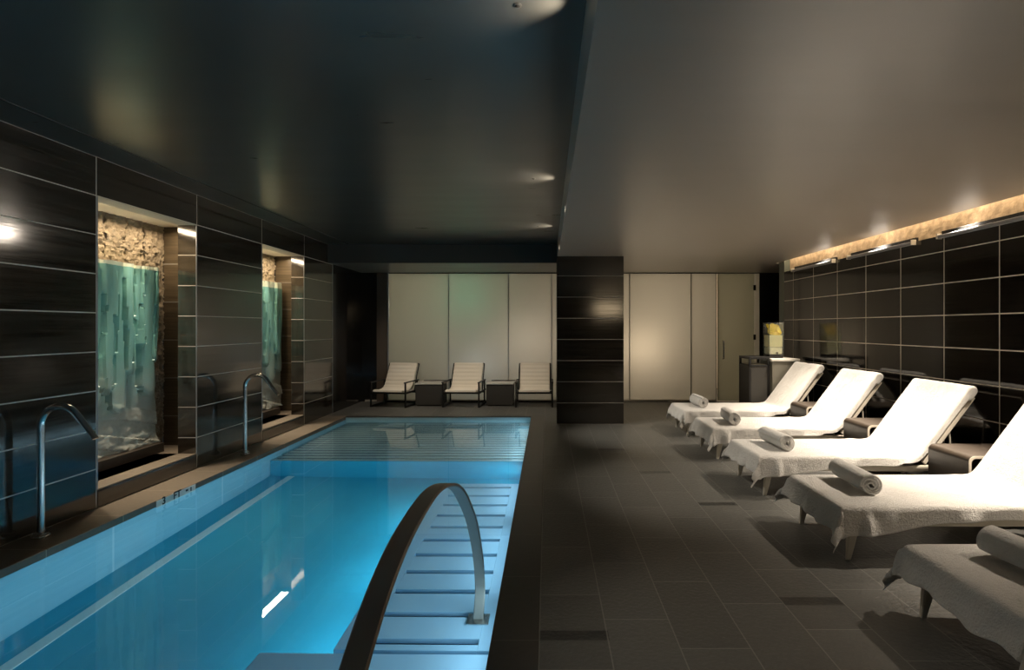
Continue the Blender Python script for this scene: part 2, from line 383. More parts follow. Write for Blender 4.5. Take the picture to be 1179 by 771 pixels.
def dup(root, loc, label, rz=None, group=None):
    r = root.copy(); C.objects.link(r); r.location = loc; r['label'] = label
    if rz is not None: r.rotation_euler = (0, 0, rz)
    if group: r['group'] = group
    for ch in list(root.children):
        c = ch.copy(); C.objects.link(c); c.parent = r
        for g_ in list(ch.children):
            d = g_.copy(); C.objects.link(d); d.parent = c
    return r

# ================================================================ STRUCTURE
# floor: deck around the pool
bm = bmesh.new()
box(bm, -0.035, 4.7, YN, YB+2, -.12, 0)
box(bm, XL-.9, -0.035, PY1+.10, YB+2, -.12, 0)
box(bm, XL-.9, -0.035, YN, PY0-.10, -.12, 0)
struct('floor', bm, M['floor'], 'charcoal slate tile deck beside the pool', 'floor')
bm = bmesh.new(); box(bm, PX1, -.035, PY0-.1, PY1+.1, -.05, 0, .004)
struct('trim_1', bm, M['coping_dark'], 'dark tile edge along the right side of the pool', 'pool edge')
bm = bmesh.new(); box(bm, XL-.05, PX0, PY0-.1, PY1+.1, -.05, 0, .004)
struct('trim_2', bm, M['coping_tan'], 'brown tile edge along the left side of the pool', 'pool edge')
bm = bmesh.new(); box(bm, PX0, PX1, PY1, PY1+.1, -.012, 0, .003)
struct('trim_3', bm, M['coping_dark'], 'dark tile edge at the far end of the pool', 'pool edge')
# pool basin
bm = bmesh.new()
box(bm, PX0-.12, PX0, PY0-.1, PY1+.1, ZP, -.05)
struct('wall_pool_left', bm, M['pool_wall'], 'pale blue left wall of the pool under water', 'pool wall')
bm = bmesh.new()
box(bm, PX1, PX1+.12, PY0-.1, PY1+.1, ZP, -.05)
struct('wall_pool_right', bm, M['pool_wall'], 'pale blue right wall of the pool under water', 'pool wall')
struct('wall_pool_far', B(PX0, PX1, PY1+.004, PY1+.12, ZP, -.012), M['pool_slat'], 'grey blue far wall of the pool', 'pool wall')
struct('wall_pool_near', B(PX0, PX1, PY0-.12, PY0, ZP, 0), M['pool_wall'])
struct('floor_pool', B(PX0-.12, PX1+.12, PY0-.12, PY1+.12, ZP-.1, ZP), M['pool_floor'], 'aqua floor of the pool', 'pool floor')
struct('trim_4', B(-2.92, -2.84, PY0, 6.1, ZP, ZP+.012, .004), M['pool_stripe'], 'pale stripe along the pool floor near the left wall', 'stripe')

# left wall: piers, lintel, niches
N1, N2 = (4.064, 5.212), (6.416, 7.52)
ZN = 2.392
bm = bmesh.new()
JX = XL-.18
box(bm, JX, XL, YN, N1[0], 0, ZL)
box(bm, JX, XL, N1[1], N2[0], 0, ZL)
box(bm, JX, XL, N2[1], 8.515, 0, ZL)
box(bm, JX, XL, N1[0], N1[1], ZN, ZL)
box(bm, JX, XL, N2[0], N2[1], ZN, ZL)
bmesh.ops.remove_doubles(bm, verts=bm.verts[:], dist=1e-4)
struct('wall_left', bm, M['tile_left'], 'dark polished tile wall along the left side of the pool', 'wall')
# stainless edge profiles at the niche corners
k = 5
for (a, b_) in (N1, N2):
    for y in (a, b_):
        struct('trim_%d' % k, B(XL-.002, XL+.003, y-.004, y+.004, .14, ZN), M['rail']); k += 1
struct('trim_%d' % k, B(XL-.01, XL+.004, 8.51, 8.522, 0, ZN), M['rail']); k += 1
for i, (a, b_) in enumerate((N1, N2)):
    y0, y1 = a-.38, b_+.38
    # side faces behind the jambs
    struct('wall_niche_side_%s' % 'ab'[i], B(-4.05, JX, y1, y1+.06, 0, 2.62), M['tile_niche'])
    struct('wall_niche_inner_%s' % 'ab'[i], B(-4.05, JX, y0-.06, y0, 0, 2.62), M['tile_niche'])
    struct('ceiling_niche_%s' % 'ab'[i], B(-4.2, JX, y0-.06, y1+.06, 2.44, 2.62), M['plaster'])
    # sill step and plinth
    bm = bmesh.new(); box(bm, -4.2, XL-.002, a, b_, 0, .142, .003); box(bm, -4.2, JX, y0, y1, 0, .142, .003)
    struct('trim_%d' % k, bm, M['coping_tan'], 'low brown stone step in the wall recess', 'step'); k += 1
    struct('trim_%d' % k, B(XL-.004, XL+.003, a+.004, b_-.004, 0, .132), M['tile_left']); k += 1
    struct('trim_%d' % k, B(-4.06, -3.84, y0+.1, y1-.28, .142, .232, .003), M['table_wood'], 'dark plinth under the relief panel', 'plinth'); k += 1
    # split stone wall with vertical grooves
    bm = bmesh.new()
    yy = y0
    while yy < y1-.01:
        y2 = min(yy+.235, y1)
        nx, nz = 14, 130
        P = [[Vector((-4.06+.035*noise.noise(Vector((yy*7+ii*.8, jj*.25, i*9)))+.030*noise.noise(Vector((ii*1.3+yy*3, jj*.8, 5))), yy+.003+(y2-yy-.006)*ii/nx, .142+(2.44-.142)*jj/nz)) for jj in range(nz+1)] for ii in range(nx+1)]
        grid(bm, P); yy = y2
    box(bm, -4.2, -4.09, y0, y1, 0, 2.44)
    struct('wall_stone_%s' % 'ab'[i], bm, M['stone'], 'rough split stone wall inside the lit recess', 'wall', smooth=True)
# black glass beyond the tiled wall
struct('wall_left_glass', B(XL-.10, XL-.012, 8.53, YB, 0, ZR), M['dark_glass'], 'black polished panel at the far end of the left wall', 'wall')

# right wall
struct('wall_right', B(XR, XR+.09, YN, 8.27, 0, 2.245), M['tile_right'], 'dark polished tile wall behind the loungers', 'wall')
m_sl = simple('warm_textured_plaster', (.42, .32, .21), .7, bump=1.0, bscale=14, var=.75, detail=7)
struct('wall_right_upper', B(XR+.09, XR+.15, YN, 8.45, 2.0, 2.75), m_sl, 'warm lit plaster band above the tiles', 'wall')
struct('wall_right_end', B(XR, XR+.15, 8.27, 8.45, 0, 2.62), simple('grey_green_jamb', (.12, .14, .12), .3))
struct('ceiling_slot', B(3.641, 3.9, YN, 8.45, 2.62, 2.75), M['plaster'])

# ceilings
struct('ceiling_left', B(XL-.9, XF, YN, 8.33, ZL, ZL+.12), M['ceil_left'], 'dark satin ceiling over the pool', 'ceiling')
bm = bmesh.new()
box(bm, XF, 3.64, YN, 8.33, ZR, ZL+.12)
box(bm, 3.64, 4.7, 8.45, YB, ZR, ZL)
box(bm, XF, 3.64, 8.33, YB, ZR, ZL+.12)
struct('ceiling_right', bm, M['ceil_right'], 'lower taupe satin ceiling over the loungers', 'ceiling')
bm = bmesh.new(); box(bm, XL-.9, XF, 8.33, 8.40, ZR-.005, ZL+.12)
struct('ceiling_beam', bm, M['ceil_beam'], 'dark drop beam over the far end of the pool', 'beam')
struct('ceiling_far', B(XL-.9, XF, 8.40, YB, ZR, ZL), M['soffit'], 'low soffit over the back lounge', 'ceiling')
# shallow border groove in the pool ceiling
struct('trim_%d' % k, B(-3.13, -3.115, YN, 8.32, ZL-.006, ZL), M['ceil_beam']); k += 1

# pillar
struct('wall_pillar', B(.137, 1.094, 7.58, 8.40, 0, ZR), M['tile_pillar'], 'square dark tiled pillar beside the pool', 'pillar')

# back wall
struct('wall_back_left', B(XL-.3, -2.985, YB, YB+.08, 0, ZR), M['dark_glass'], 'black panel left of the frosted glass', 'wall')
struct('wall_back_bronze', B(-3.18, -2.99, YB-.02, YB-.001, 0, ZR-.001), simple('bronze_panel', (.10, .075, .055), .35), 'narrow bronze panel at the left end of the frosted glass', 'wall')
struct('wall_back_strip', B(-2.985, -2.96, YB-.01, YB+.08, 0, ZR), M['rail'])
struct('wall_back_right', B(3.95, 4.7, YB, YB+.08, 0, ZR), M['black_metal'], 'dark wall beside the glass door', 'wall')
struct('wall_far_right', B(4.62, 4.7, 8.45, YB, 0, ZR), M['black_metal'])
struct('wall_far_side', B(XR+.15, 4.7, 8.37, 8.45, 0, 2.62), M['black_metal'])
struct('wall_near', B(XL-.9, 4.7, YN-.1, YN, 0, ZL+.1), M['ceil_beam'], 'dark wall behind the viewer', 'wall')
# room behind the frosted glass
bm = bmesh.new()
box(bm, -3.2, 4.2, 12.0, 12.1, 0, 2.6); box(bm, -3.3, -3.2, YB+.1, 12.1, 0, 2.6); box(bm, 4.2, 4.3, YB+.1, 12.1, 0, 2.6); box(bm, -3.3, 4.3, YB+.02, 12.1, 2.55, 2.65)
struct('wall_beyond', bm, M['plaster'], 'cream room seen dimly behind the frosted glass', 'wall')
# frosted panes
pn = 1
def pane(x0, x1, z0=0.03, z1=2.385, mm='frost', cap=True):
    global pn
    f = struct('window_%d' % pn, B(x0+.004, x1-.004, YB, YB+.012, z0, z1), M[mm]); pn += 1
    f['label'] = 'frosted glass wall panel lit from behind'
    f['category'] = 'glass panel'
    return f
gx = [-2.96, -1.842, -.724, .085, .9]
for a, b_ in zip(gx, gx[1:]): pane(a, b_)
for a, b_ in ((.9, 1.54), (1.54, 2.69), (2.69, 3.16)): pane(a, b_)
for x in gx[1:-1] + [1.54, 2.69, 3.16]:
    struct('trim_%d' % k, B(x-.006, x+.006, YB-.004, YB+.02, 0, ZR-.02), M['rail'] if x < 1 else M['black_metal']); k += 1
struct('trim_%d' % k, B(-2.96, 3.95, YB-.01, YB+.03, 2.385, 2.40), M['black_metal'], 'black head channel over the frosted glass', 'trim'); k += 1
struct('baseboard_back', B(-3.4, 3.16, YB-.012, YB+.03, 0, .03), simple('pale_skirting', (.4, .37, .32), .4))
# glass door
d = bpy.data.objects.new('door_1', None); C.objects.link(d); d.location = (3.17, YB-.03, 0); d['kind'] = 'structure'
d['label'] = 'frosted glass door with a steel pull handle'; d['category'] = 'door'
obj('glass_leaf', B(0, .692, 0, .012, .01, 2.385, .003), M['frost_door'], d)
hb = bmesh.new(); tube(hb, [(.10, -.02, .80), (.10, -.055, .80), (.10, -.055, 1.13), (.10, -.02, 1.13)], .017, 12)
obj('door_handle', hb, M['steel'], d, True)
for z in (.25, 1.2, 2.12): obj('hinge', B(.672, .715, -.012, .02, z-.05, z+.05, .004), M['black_metal'], d)
obj('side_light', B(.695, .785, 0, .012, .01, 2.385, .003), M['frost'], d)

# ================================================================ WATER
bm = bmesh.new()
grid(bm, [[Vector((PX0+(PX1-PX0)*i/4, PY0+(PY1+.004-PY0)*j/8, ZW)) for j in range(9)] for i in range(5)])
wt = obj('pool_water', bm, M['water'])
if wt.data.polygons[0].normal.z < 0: wt.data.flip_normals()
print('water normal', wt.data.polygons[0].normal); tag(wt, 'still clear blue water filling the long pool', 'water', kind='stuff')

# submerged bench with slots along the right wall
t = thing('massage_bench', 'ice blue slotted bench under water along the right pool wall', 'bench', (-.655, 3.93, ZP))
zb = -.35-ZP
bm = bmesh.new()
ys = [2.67+.2385*i for i in range(11)]
x0, x1 = -.395, .40
sx0, sx1 = -.25, .31
y_edges = [2.60]+ys+[5.17]
box(bm, x0, sx0, 2.60-3.93, 5.17-3.93, zb-.05, zb, .003)
box(bm, sx1, x1, 2.60-3.93, 5.17-3.93, zb-.05, zb, .003)
prev = 2.60
for yv in ys+[5.17]:
    e = yv-.024 if yv != 5.17 else 5.17
    if e > prev+.02: box(bm, sx0, sx1, prev-3.93, e-3.93, zb-.05, zb, .002)
    prev = yv+.024
obj('bench_top', bm, M['pool_bench'], t)
obj('shade_pan', B(sx0, sx1, 2.61-3.93, 5.16-3.93, zb-.09, zb-.052), M['slot_shade'], t)  # dark sheet painted as the shaded void below the slots
obj('bench_body', B(x0+.02, x1-.002, 2.62-3.93, 5.15-3.93, .001, zb-.092), M['pool_bench'], t)

t = thing('pool_step', 'submerged blue entry steps before the slotted bench', 'steps', (-.79, 1.2, ZP))
obj('step_tread', B(-.60, .53, .93, 1.36, .001, -.33-ZP, .01), M['pool_bench'], t)
obj('step_tread', B(-.60, .53, .45, .88, .001, -.22-ZP, .01), M['pool_bench'], t)
obj('step_gap_shade', B(-.58, .53, .882, .928, .001, -.42-ZP), M['slot_shade'], t)  # dark block between the treads, coloured as a shaded gap

# slatted shelf at the far end, under water
t = thing('slatted_shelf', 'grey blue slatted shelf under water across the far pool end', 'shelf', (-1.685, 7.1, ZP))
zs = -.33-ZP
bm = bmesh.new()
yv = 5.98
while yv < 8.18:
    box(bm, -1.43, 1.43, yv-7.1, yv+.082-7.1, zs-.03, zs, .006); yv += .124
sl = obj('slat', bm, M['pool_slat'], t); sl['kind'] = 'stuff'
obj('front_board', B(-1.43, 1.43, 5.96-7.1, 5.975-7.1, .001, zs-.002), M['pool_floor'], t)
obj('shade_well', B(-1.43, 1.43, 5.99-7.1, 8.19-7.1, .001, zs-.06), M['slot_shade'], t)  # dark filler, coloured as the shade under the slats

# arched handrail
ctrl = [(.42, -.33), (.45, -.2), (.50, .05), (.60, .33), (.76, .54), (.90, .655), (1.05, .745), (1.2, .81), (1.4, .85), (1.7, .855), (1.97, .80), (2.18, .72), (2.376, .604), (2.62, .42), (2.80, .22), (2.90, .06), (2.935, -.08), (2.91, -.22), (2.86, -.345)]
def catmull(P, n=6):
    out = []
    for i in range(len(P)-1):
        p0, p1, p2, p3 = P[max(i-1, 0)], P[i], P[i+1], P[min(i+2, len(P)-1)]
        for k_ in range(n):
            s = k_/n
            out.append(tuple(.5*((2*b1)+(-a+c)*s+(2*a-5*b1+4*c-d_)*s*s+(-a+3*b1-3*c+d_)*s**3) for a, b1, c, d_ in zip(p0, p1, p2, p3)))
    out.append(P[-1]); return out
cv = catmull(ctrl)
t = thing('arched_handrail', 'wide flat steel arch handrail rising out of the pool beside the bench', 'handrail', (-.372, 2.86, -.35))
bm = bmesh.new()
W, T = .028, .012
P = [[] for _ in range(8)]
for i, (y, z) in enumerate(cv):
    a = cv[max(i-1, 0)]; c_ = cv[min(i+1, len(cv)-1)]
    ty, tz = c_[0]-a[0], c_[1]-a[1]; L = math.hypot(ty, tz); ny, nz = -tz/L, ty/L
    e = .004
    ring = [(-W, -T/2+e), (-W, T/2-e), (-W+e, T/2), (W-e, T/2), (W, T/2-e), (W, -T/2+e), (W-e, -T/2), (-W+e, -T/2)]
    for q, (u, v) in enumerate(ring): P[q].append(Vector((u, y+ny*v-2.86, z+nz*v+.35)))
V = grid(bm, P, closed_u=True)
bm.faces.new([V[q][0] for q in range(8)]); bm.faces.new([V[q][-1] for q in range(8)])
obj('steel_band', bm, M['steel_dark'], t, True)
obj('foot_plate', B(-.06, .06, -.05, .05, .001, .012, .003), M['steel'], t)

# depth marker on the left pool edge
t = thing('depth_marker', 'white depth marking reading 3 FT on the left pool edge', 'sign', (PX0+.002, 4.46, -.026))
obj('marker_plate', B(0, .003, -.235, .235, -.052, .024, .001), M['white_tray'], t)
def text(s, size, y, z, parent, name='lettering'):
    cu = bpy.data.curves.new('t', 'FONT'); cu.body = s; cu.size = size; cu.extrude = .0006; cu.offset = .0025; cu.align_x = 'CENTER'; cu.align_y = 'CENTER'
    o = bpy.data.objects.new('t', cu); C.objects.link(o)
    dg = bpy.context.evaluated_depsgraph_get(); me = bpy.data.meshes.new_from_object(o.evaluated_get(dg))
    bpy.data.objects.remove(o)
    me.transform(Matrix.Scale(1, 4)); me.materials.clear(); me.materials.append(M['black_metal'])
    me.transform(Matrix(((0, 0, 1, .0042), (1, 0, 0, y), (0, 1, 0, z), (0, 0, 0, 1))))
    n_ = bpy.data.objects.new(name, me); C.objects.link(n_); n_.parent = parent
    return n_
text('3', .085, -.155, .0, t); text('FT', .085, .0, .0, t)
bm = bmesh.new(); box(bm, .0035, .0045, .10, .112, -.012, .022); box(bm, .0035, .0045, .13, .142, -.012, .022); bm.transform(Matrix.Shear('XZ', 4, (0, 0)))
obj('small_mark', B(.0032, .0044, .105, .135, -.006, .010, .0003), M['black_metal'], t); bm.free()
obj('small_mark', B(.0032, .0044, .165, .180, -.02, .014, .0003), M['black_metal'], t)

# water spouts
def spout(loc, label, L):
    t = thing('water_spout', label, 'spout', loc, 0, 'water spouts on the left pool edge')
    pts = [(0, 0, .02), (0, 0, .70)]
    R = .13
    for a in range(0, 141, 10):
        A = math.radians(a); pts.append((R-R*math.cos(A), 0, .735+R*math.sin(A)))
    last = pts[-1]
    for s in (.06, .12, .17): pts.append((last[0]+s*.78, 0, last[2]-s*1.0))
    n_ = len(pts)
    rr = [.021]*(n_-3)+[.020, .022, .026]; r2 = [.021]*(n_-3)+[.019, .015, .010]
    bm = bmesh.new(); tube(bm, pts, r2, 16, ry=rr)
    obj('tube', bm, M['steel'], t, True)
    bm = bmesh.new(); lathe(bm, [(.048, 0), (.048, .010), (.040, .014), (.040, .030), (.024, .034)], 24)
    obj('base_flange', bm, M['steel'], t, True)
    return t
sp = spout((-3.345, 3.50, 0), 'bent steel water spout on the near left pool edge, large in view', 0)
dup(sp, (-3.29, 5.77, 0), 'bent steel water spout farther along, between the two lit wall recesses')

# ================================================================ RELIEF PANELS
def relief(name, loc, width, height, label, seed, drips):
    ny, nz = 110, 190
    def h(y, z):
        v = .010*noise.noise(Vector((y*4, z*1.2, seed)))+.006*noise.noise(Vector((y*11, z*3, seed+3)))
        for (cy, zb_, hw, dep) in drips:
            # an elongated drop that ends in a rounded tip at zb_
            cyy = cy + .015*math.sin(z*5+cy*9)
            d = abs(y-cyy)/hw
            if z > zb_+hw*1.3*(1-math.sqrt(max(0, 1-min(1, d)**2))) - .02 and .85 < d < 1.15 and z < zb_+.9: v -= .035
            if d < 1:
                tip = zb_ + hw*1.3*(1-math.sqrt(1-d*d))
                if z > tip: v = max(v, 1.6*dep*min(1, (z-tip)/.10*.5+.75)*math.sqrt(1-d*d*.8) + v*.6)
        if z < .55:
            f = (0.55-z)/.55
            v += .035*f*abs(noise.noise(Vector((y*5, z*9, seed+7)))) + .02*f*(1 if math.sin(z*22+y*6) > .2 else 0)
            v += .012*f*noise.noise(Vector((y*30, z*30, seed)))
        return v
    top = lambda y: height+.012*noise.noise(Vector((y*9, seed, 0)))
    rt = lambda z: width+(.02 if z < .5 else 0)*(1-z/.5)+.006*noise.noise(Vector((z*6, seed, 2)))
    bm = bmesh.new()
    F = [[Vector((.05+h(width*i/ny, height*j/nz), rt(height*j/nz)*i/ny, top(width*i/ny)*j/nz)) for j in range(nz+1)] for i in range(ny+1)]
    Vf = grid(bm, F)
    Bk = [[Vector((0, v.co.y, v.co.z)) for v in row] for row in Vf]
    Vb = grid(bm, Bk)
    for j in range(nz):
        for i in (0, ny): bm.faces.new((Vf[i][j], Vf[i][j+1], Vb[i][j+1], Vb[i][j]))
    for i in range(ny):
        for j in (0, nz): bm.faces.new((Vf[i][j], Vf[i+1][j], Vb[i+1][j], Vb[i][j]))
    o = obj(name, bm, M['relief'], smooth=True, loc=loc)
    return tag(o, label, 'artwork', 'relief panels in the lit wall recesses')
relief('relief_panel', (-3.985, 3.84, .233), 1.47, 1.745, 'large teal cast relief panel in the near wall recess', 1.3,
       [(.15, .5, .10, .03), (.35, .62, .09, .035), (.50, .30, .11, .03), (.62, .86, .07, .035), (.72, .45, .09, .03), (.86, .55, .08, .04), (1.0, .36, .10, .03), (1.10, .70, .07, .04), (1.22, .95, .05, .03), (1.33, .48, .10, .04), (1.44, .8, .05, .03)])
relief('relief_panel', (-3.985, 6.3, .233), 1.50, 1.79, 'narrow looking teal cast relief panel in the far wall recess', 6.1,
       [(.2, .5, .10, .03), (.4, .62, .09, .035), (.60, .35, .11, .03), (.75, .8, .07, .035), (.9, .45, .09, .03), (1.05, .6, .08, .04), (1.2, .36, .10, .03), (1.32, .75, .07, .04), (1.43, .5, .07, .03)])

# warm light box on the wall behind the viewer
t = thing('wall_light', 'warm light box on the wall behind the viewer', 'light', (2.1, YN, 2.0))
obj('housing', B(-.5, .5, 0, .04, -.19, .19, .006), M['black_metal'], t)
obj('diffuser', B(-.47, .47, .041, .05, -.16, .16, .003), simple('warm_diffuser', (.8, .7, .5), .5, emis=(1.0, .76, .46), es=7), t)

# small spotlights in the ceiling step
def spot_fix():
    t = thing('ceiling_spotlight', 'small dark recessed spotlight in the pool ceiling near the step, nearest of three', 'light', (-0.12, STEP_Y[0], ZL), 0, 'recessed spotlights beside the ceiling step')
    bm = bmesh.new(); lathe(bm, [(.013, -.003), (.017, -.002), (.017, 0)], 24)
    obj('trim_ring', bm, M['ceil_left'], t, True)
    bm = bmesh.new(); lathe(bm, [(.008, -.005), (.010, -.0035)], 20)
    obj('lens', bm, M['black_metal'], t, True)
    return t
sf = spot_fix()
dup(sf, (-0.12, STEP_Y[1], ZL), 'small dark recessed spotlight near the ceiling step, middle of the three')
dup(sf, (-0.12, STEP_Y[2], ZL), 'small dark recessed spotlight near the ceiling step, closest to the pillar')

# rails on the right wall
def rail_obj(y0, y1, label):
    bm = bmesh.new(); box(bm, XR-.045, XR+.0, y0, y1, 2.215, 2.245, .006)
    t = thing('wall_rail', label, 'rail', (0, 0, 0), 0, 'grey rails along the top of the right wall')
    obj('rail_bar', bm, M['rail'], t)
    bm = bmesh.new(); box(bm, XR+.0, XR+.03, y0, y1, 2.245, 2.285, .002)
    obj('back_flange', bm, M['black_metal'], t)
    for y in (y0, y1): obj('end_cap', B(XR-.05, XR+.002, y-.006, y+.006, 2.21, 2.262, .002), M['cream'], t)
rail_obj(6.80, 7.93, 'grey metal rail atop the right wall, shortest and farthest')
rail_obj(5.32, 6.46, 'grey metal rail atop the right wall, middle of the three')
rail_obj(-1.0, 4.97, 'grey metal rail atop the right wall, longest and nearest')

# ================================================================ LOUNGERS
X0 = 1.74            # foot end of the mattress top
HINGE, TOPX, TOPZ = 3.03, 3.45, .885
ZM = .325
hw = .325
def make_lounger():
    t = thing('sun_lounger', '', 'sun lounger', (0, 0, 0), 0, 'sun loungers in a row along the right wall')
    f = bmesh.new()
    for s in (-1, 1): box(f, X0+.02, 3.42, s*.30-.018, s*.30+.018, .205, .25, .006)
    for x in (X0+.04, 2.4, 3.0, 3.38): box(f, x-.02, x+.02, -.285, .285, .21, .245, .004)
    obj('frame', f, M['cream'], t)
    for sx_, sy in ((X0+.09, 1), (X0+.09, -1), (3.30, 1), (3.30, -1)):
        l = bmesh.new()
        dx = -.035 if sx_ < 2 else .03
        P = [(sx_, .285*sy, .215), (sx_+dx*.5, .287*sy, .11), (sx_+dx, .29*sy, .0)]
        rs = [.030, .024, .013]
        rings = []
        for p, r_ in zip(P, rs):
            rings.append([l.verts.new((p[0]+a*r_, p[1]+b_*r_*.62, p[2])) for a, b_ in ((-1, -.7), (-.7, -1), (.7, -1), (1, -.7), (1, .7), (.7, 1), (-.7, 1), (-1, .7))])
        for A, Bq in zip(rings, rings[1:]):
            for q in range(8): l.faces.new((A[q], A[(q+1) % 8], Bq[(q+1) % 8], Bq[q]))
        l.faces.new(rings[0]); l.faces.new(rings[-1])
        obj('leg', l, M['cream'], t)
    m_ = B(X0+.012, HINGE-.01, -hw+.012, hw-.012, .252, ZM-.008, .02, seg=3)
    obj('mattress', m_, M['mattress'], t, True)
    # back: cushion and frame, tilted
    L = math.hypot(TOPX-HINGE, TOPZ-ZM); ang = math.atan2(TOPZ-ZM, TOPX-HINGE)
    R = Matrix.Translation((HINGE, 0, ZM-.008)) @ Matrix.Rotation(-ang, 4, 'Y')
    b1 = B(.01, L, -hw+.012, hw-.012, -.065, -.004, .018, seg=3); b1.transform(R)
    obj('back_cushion', b1, M['cushion'], t, True)
    b2 = bmesh.new()
    for s in (-1, 1): box(b2, .0, L-.02, s*.295-.015, s*.295+.015, -.10, -.067, .004)
    box(b2, L-.05, L-.02, -.28, .28, -.10, -.067, .004); b2.transform(R)
    obj('back_frame', b2, M['cream'], t)
    st = bmesh.new()
    for s in (-1, 1):
        st = bmesh.new(); tube(st, [(HINGE+.30, s*.26, .60), (HINGE+.33, s*.26, .252)], .008, 8)
        obj('prop', st, M['cream'], t, True)
    return t
lab = ['sun lounger at the lower right corner, cut off by the picture edge', 'sun lounger second from the front, large in the foreground',
       'sun lounger third from the front, in the middle of the row', 'sun lounger second from the far end of the row', 'sun lounger at the far end, nearest the drinks counter']
lg = make_lounger()
for i, y in enumerate(LOUNGE_Y):
    if i == 0: lg.location = (0, y, 0); lg['label'] = lab[0]
    else: dup(lg, (0, y, 0), lab[i])

def cover(y, i, label):
    rnd = random.Random(i*17+3); sd = i*13.7
    foot = .10+.02*rnd.random()
    # path along the length: (arc from foot hem up over the mattress and the back)
    r = .03
    path = []
    n0 = 8
    for k_ in range(n0): path.append((X0-.012-.02*(1-k_/n0), ZM-r-foot*(1-k_/n0)))
    for k_ in range(7):
        a = PI/2*k_/6; path.append((X0-.012+r-r*math.cos(a), ZM-r+r*math.sin(a)))
    nf = 46
    xs = X0+r
    for k_ in range(1, nf): path.append((xs+(HINGE-.05-xs)*k_/nf, ZM))
    ang = math.atan2(TOPZ-ZM, TOPX-HINGE); L = math.hypot(TOPX-HINGE, TOPZ-ZM)
    for k_ in range(7):
        a = ang*k_/6; path.append((HINGE-.05+.1*math.sin(a), ZM+.004+.1*(1-math.cos(a))))
    px, pz = path[-1]
    for k_ in range(1, 24):
        s = (L-.055)*k_/23; path.append((px+s*math.cos(ang), pz+s*math.sin(ang)))
    px, pz = path[-1]; r2 = .035
    for k_ in range(1, 10):
        a = (PI*.92)*k_/9
        path.append((px+r2*(math.cos(ang-PI/2+PI) * -1 + 0) - 0 + 0, pz) if False else (px + r2*(math.sin(ang)*(math.cos(a)-1)*-1 + math.cos(ang)*math.sin(a)), pz + r2*(math.cos(ang)*(math.cos(a)-1) + math.sin(ang)*math.sin(a))))
    px, pz = path[-1]
    for k_ in range(1, 5): path.append((px-.022*k_*math.cos(ang), pz-.022*k_*math.sin(ang)))
    # arc length
    s = [0]
    for a, b_ in zip(path, path[1:]): s.append(s[-1]+math.hypot(b_[0]-a[0], b_[1]-a[1]))
    s_foot = foot+.01
    def over(si):
        v = .185-.085*min(1, si/.7)+.012*math.sin(si*4)
        if si > 1.25: v = max(.062, v-(si-1.25)*.6)
        return v
    nv = 34; ns = 12; P = []
    for idx, ((x, z), si) in enumerate(zip(path, s)):
        row = []
        ax = path[min(idx+1, len(path)-1)]; bx_ = path[max(idx-1, 0)]
        tx, tz = ax[0]-bx_[0], ax[1]-bx_[1]; ln = math.hypot(tx, tz) or 1; nx_, nz_ = -tz/ln, tx/ln
        back = si > 1.38+foot
        o_ = over(si)
        for j in range(nv+2*ns+1):
            if j < ns: side, d = -1, (ns-j)/ns*o_
            elif j > nv+ns: side, d = 1, (j-nv-ns)/ns*o_
            else: side, d = 0, 0
            if side == 0:
                yy = -hw+2*hw*(j-ns)/nv
                e = .004*noise.noise(Vector((x*5, yy*7, sd+z*3)))+.0022*noise.noise(Vector((x*16, yy*19, sd)))
                if .9 < si < 1.4: e += .006*math.sin((x+yy*.8)*24+sd)*math.exp(-((si-1.3)/.12)**2)
                if back: e *= 1.3
                row.append(Vector((x+nx_*(e+.003), yy, z+nz_*(e+.003))))
            else:
                rr_ = .022; q = rr_*PI/2
                if d < q: A = d/rr_; out = rr_*math.sin(A); dr = rr_*(1-math.cos(A))
                else: out = rr_+(d-q)*.10; dr = rr_+(d-q)
                fold = (.016*math.sin(x*13+sd+side*1.3+d*9)+.018*noise.noise(Vector((x*8, side*3, sd+d*6))))*min(1, d/.08)
                if si < .3: fold += .02*math.sin(si*30+side)*min(1, d/.08)
                hem = 1+.16*noise.noise(Vector((x*2.2, side*5, sd+4)))
                dr *= hem
                if back:
                    row.append(Vector((x-nx_*dr*.9+nx_*.003, side*(hw+out*.6+abs(fold)*.25), z-nz_*dr*.9+nz_*.003)))
                elif si < s_foot:
                    of = max(0, ZM-z); cone = min(of, d)
                    row.append(Vector((x-.22*cone-.012*math.sin(d*70+sd)*min(1, d/.05), side*(hw+out*.8+.22*cone), ZM+.003-max(math.hypot(of, dr)*1.04, of))))
                else:
                    row.append(Vector((x, side*(hw+out+max(-.004, fold)), z+.003-dr)))
        # foot folds
        if si < s_foot:
            kk = (s_foot-si)/s_foot
            for v in row:
                v.x -= kk*(.014+.012*math.sin(v.y*34+sd)+.014*noise.noise(Vector((v.y*9, v.z*10, sd)))); v.z += kk*.03*noise.noise(Vector((v.y*4, sd, 0)))
        P.append(row)
    bm = bmesh.new(); grid(bm, P)
    for v in bm.verts:
        if v.co.z < .02: v.co.z = .02
    o = obj('towel_cover', bm, M['terry'], smooth=True, loc=(0, y, 0))
    md = o.modifiers.new('thickness', 'SOLIDIFY'); md.thickness = .006; md.offset = 1
    md2 = o.modifiers.new('smooth', 'SUBSURF'); md2.levels = 1; md2.render_levels = 1
    tag(o, label, 'towel', 'terry covers on the sun loungers')
cl = ['white terry cover draped over the lounger in the lower right corner', 'white terry cover on the second lounger from the front, with long hanging corner',
      'white terry cover on the lounger in the middle of the row', 'white terry cover on the lounger second from the far end', 'white terry cover on the farthest lounger by the drinks counter']
for i, y in enumerate(LOUNGE_Y): cover(y, i, cl[i])

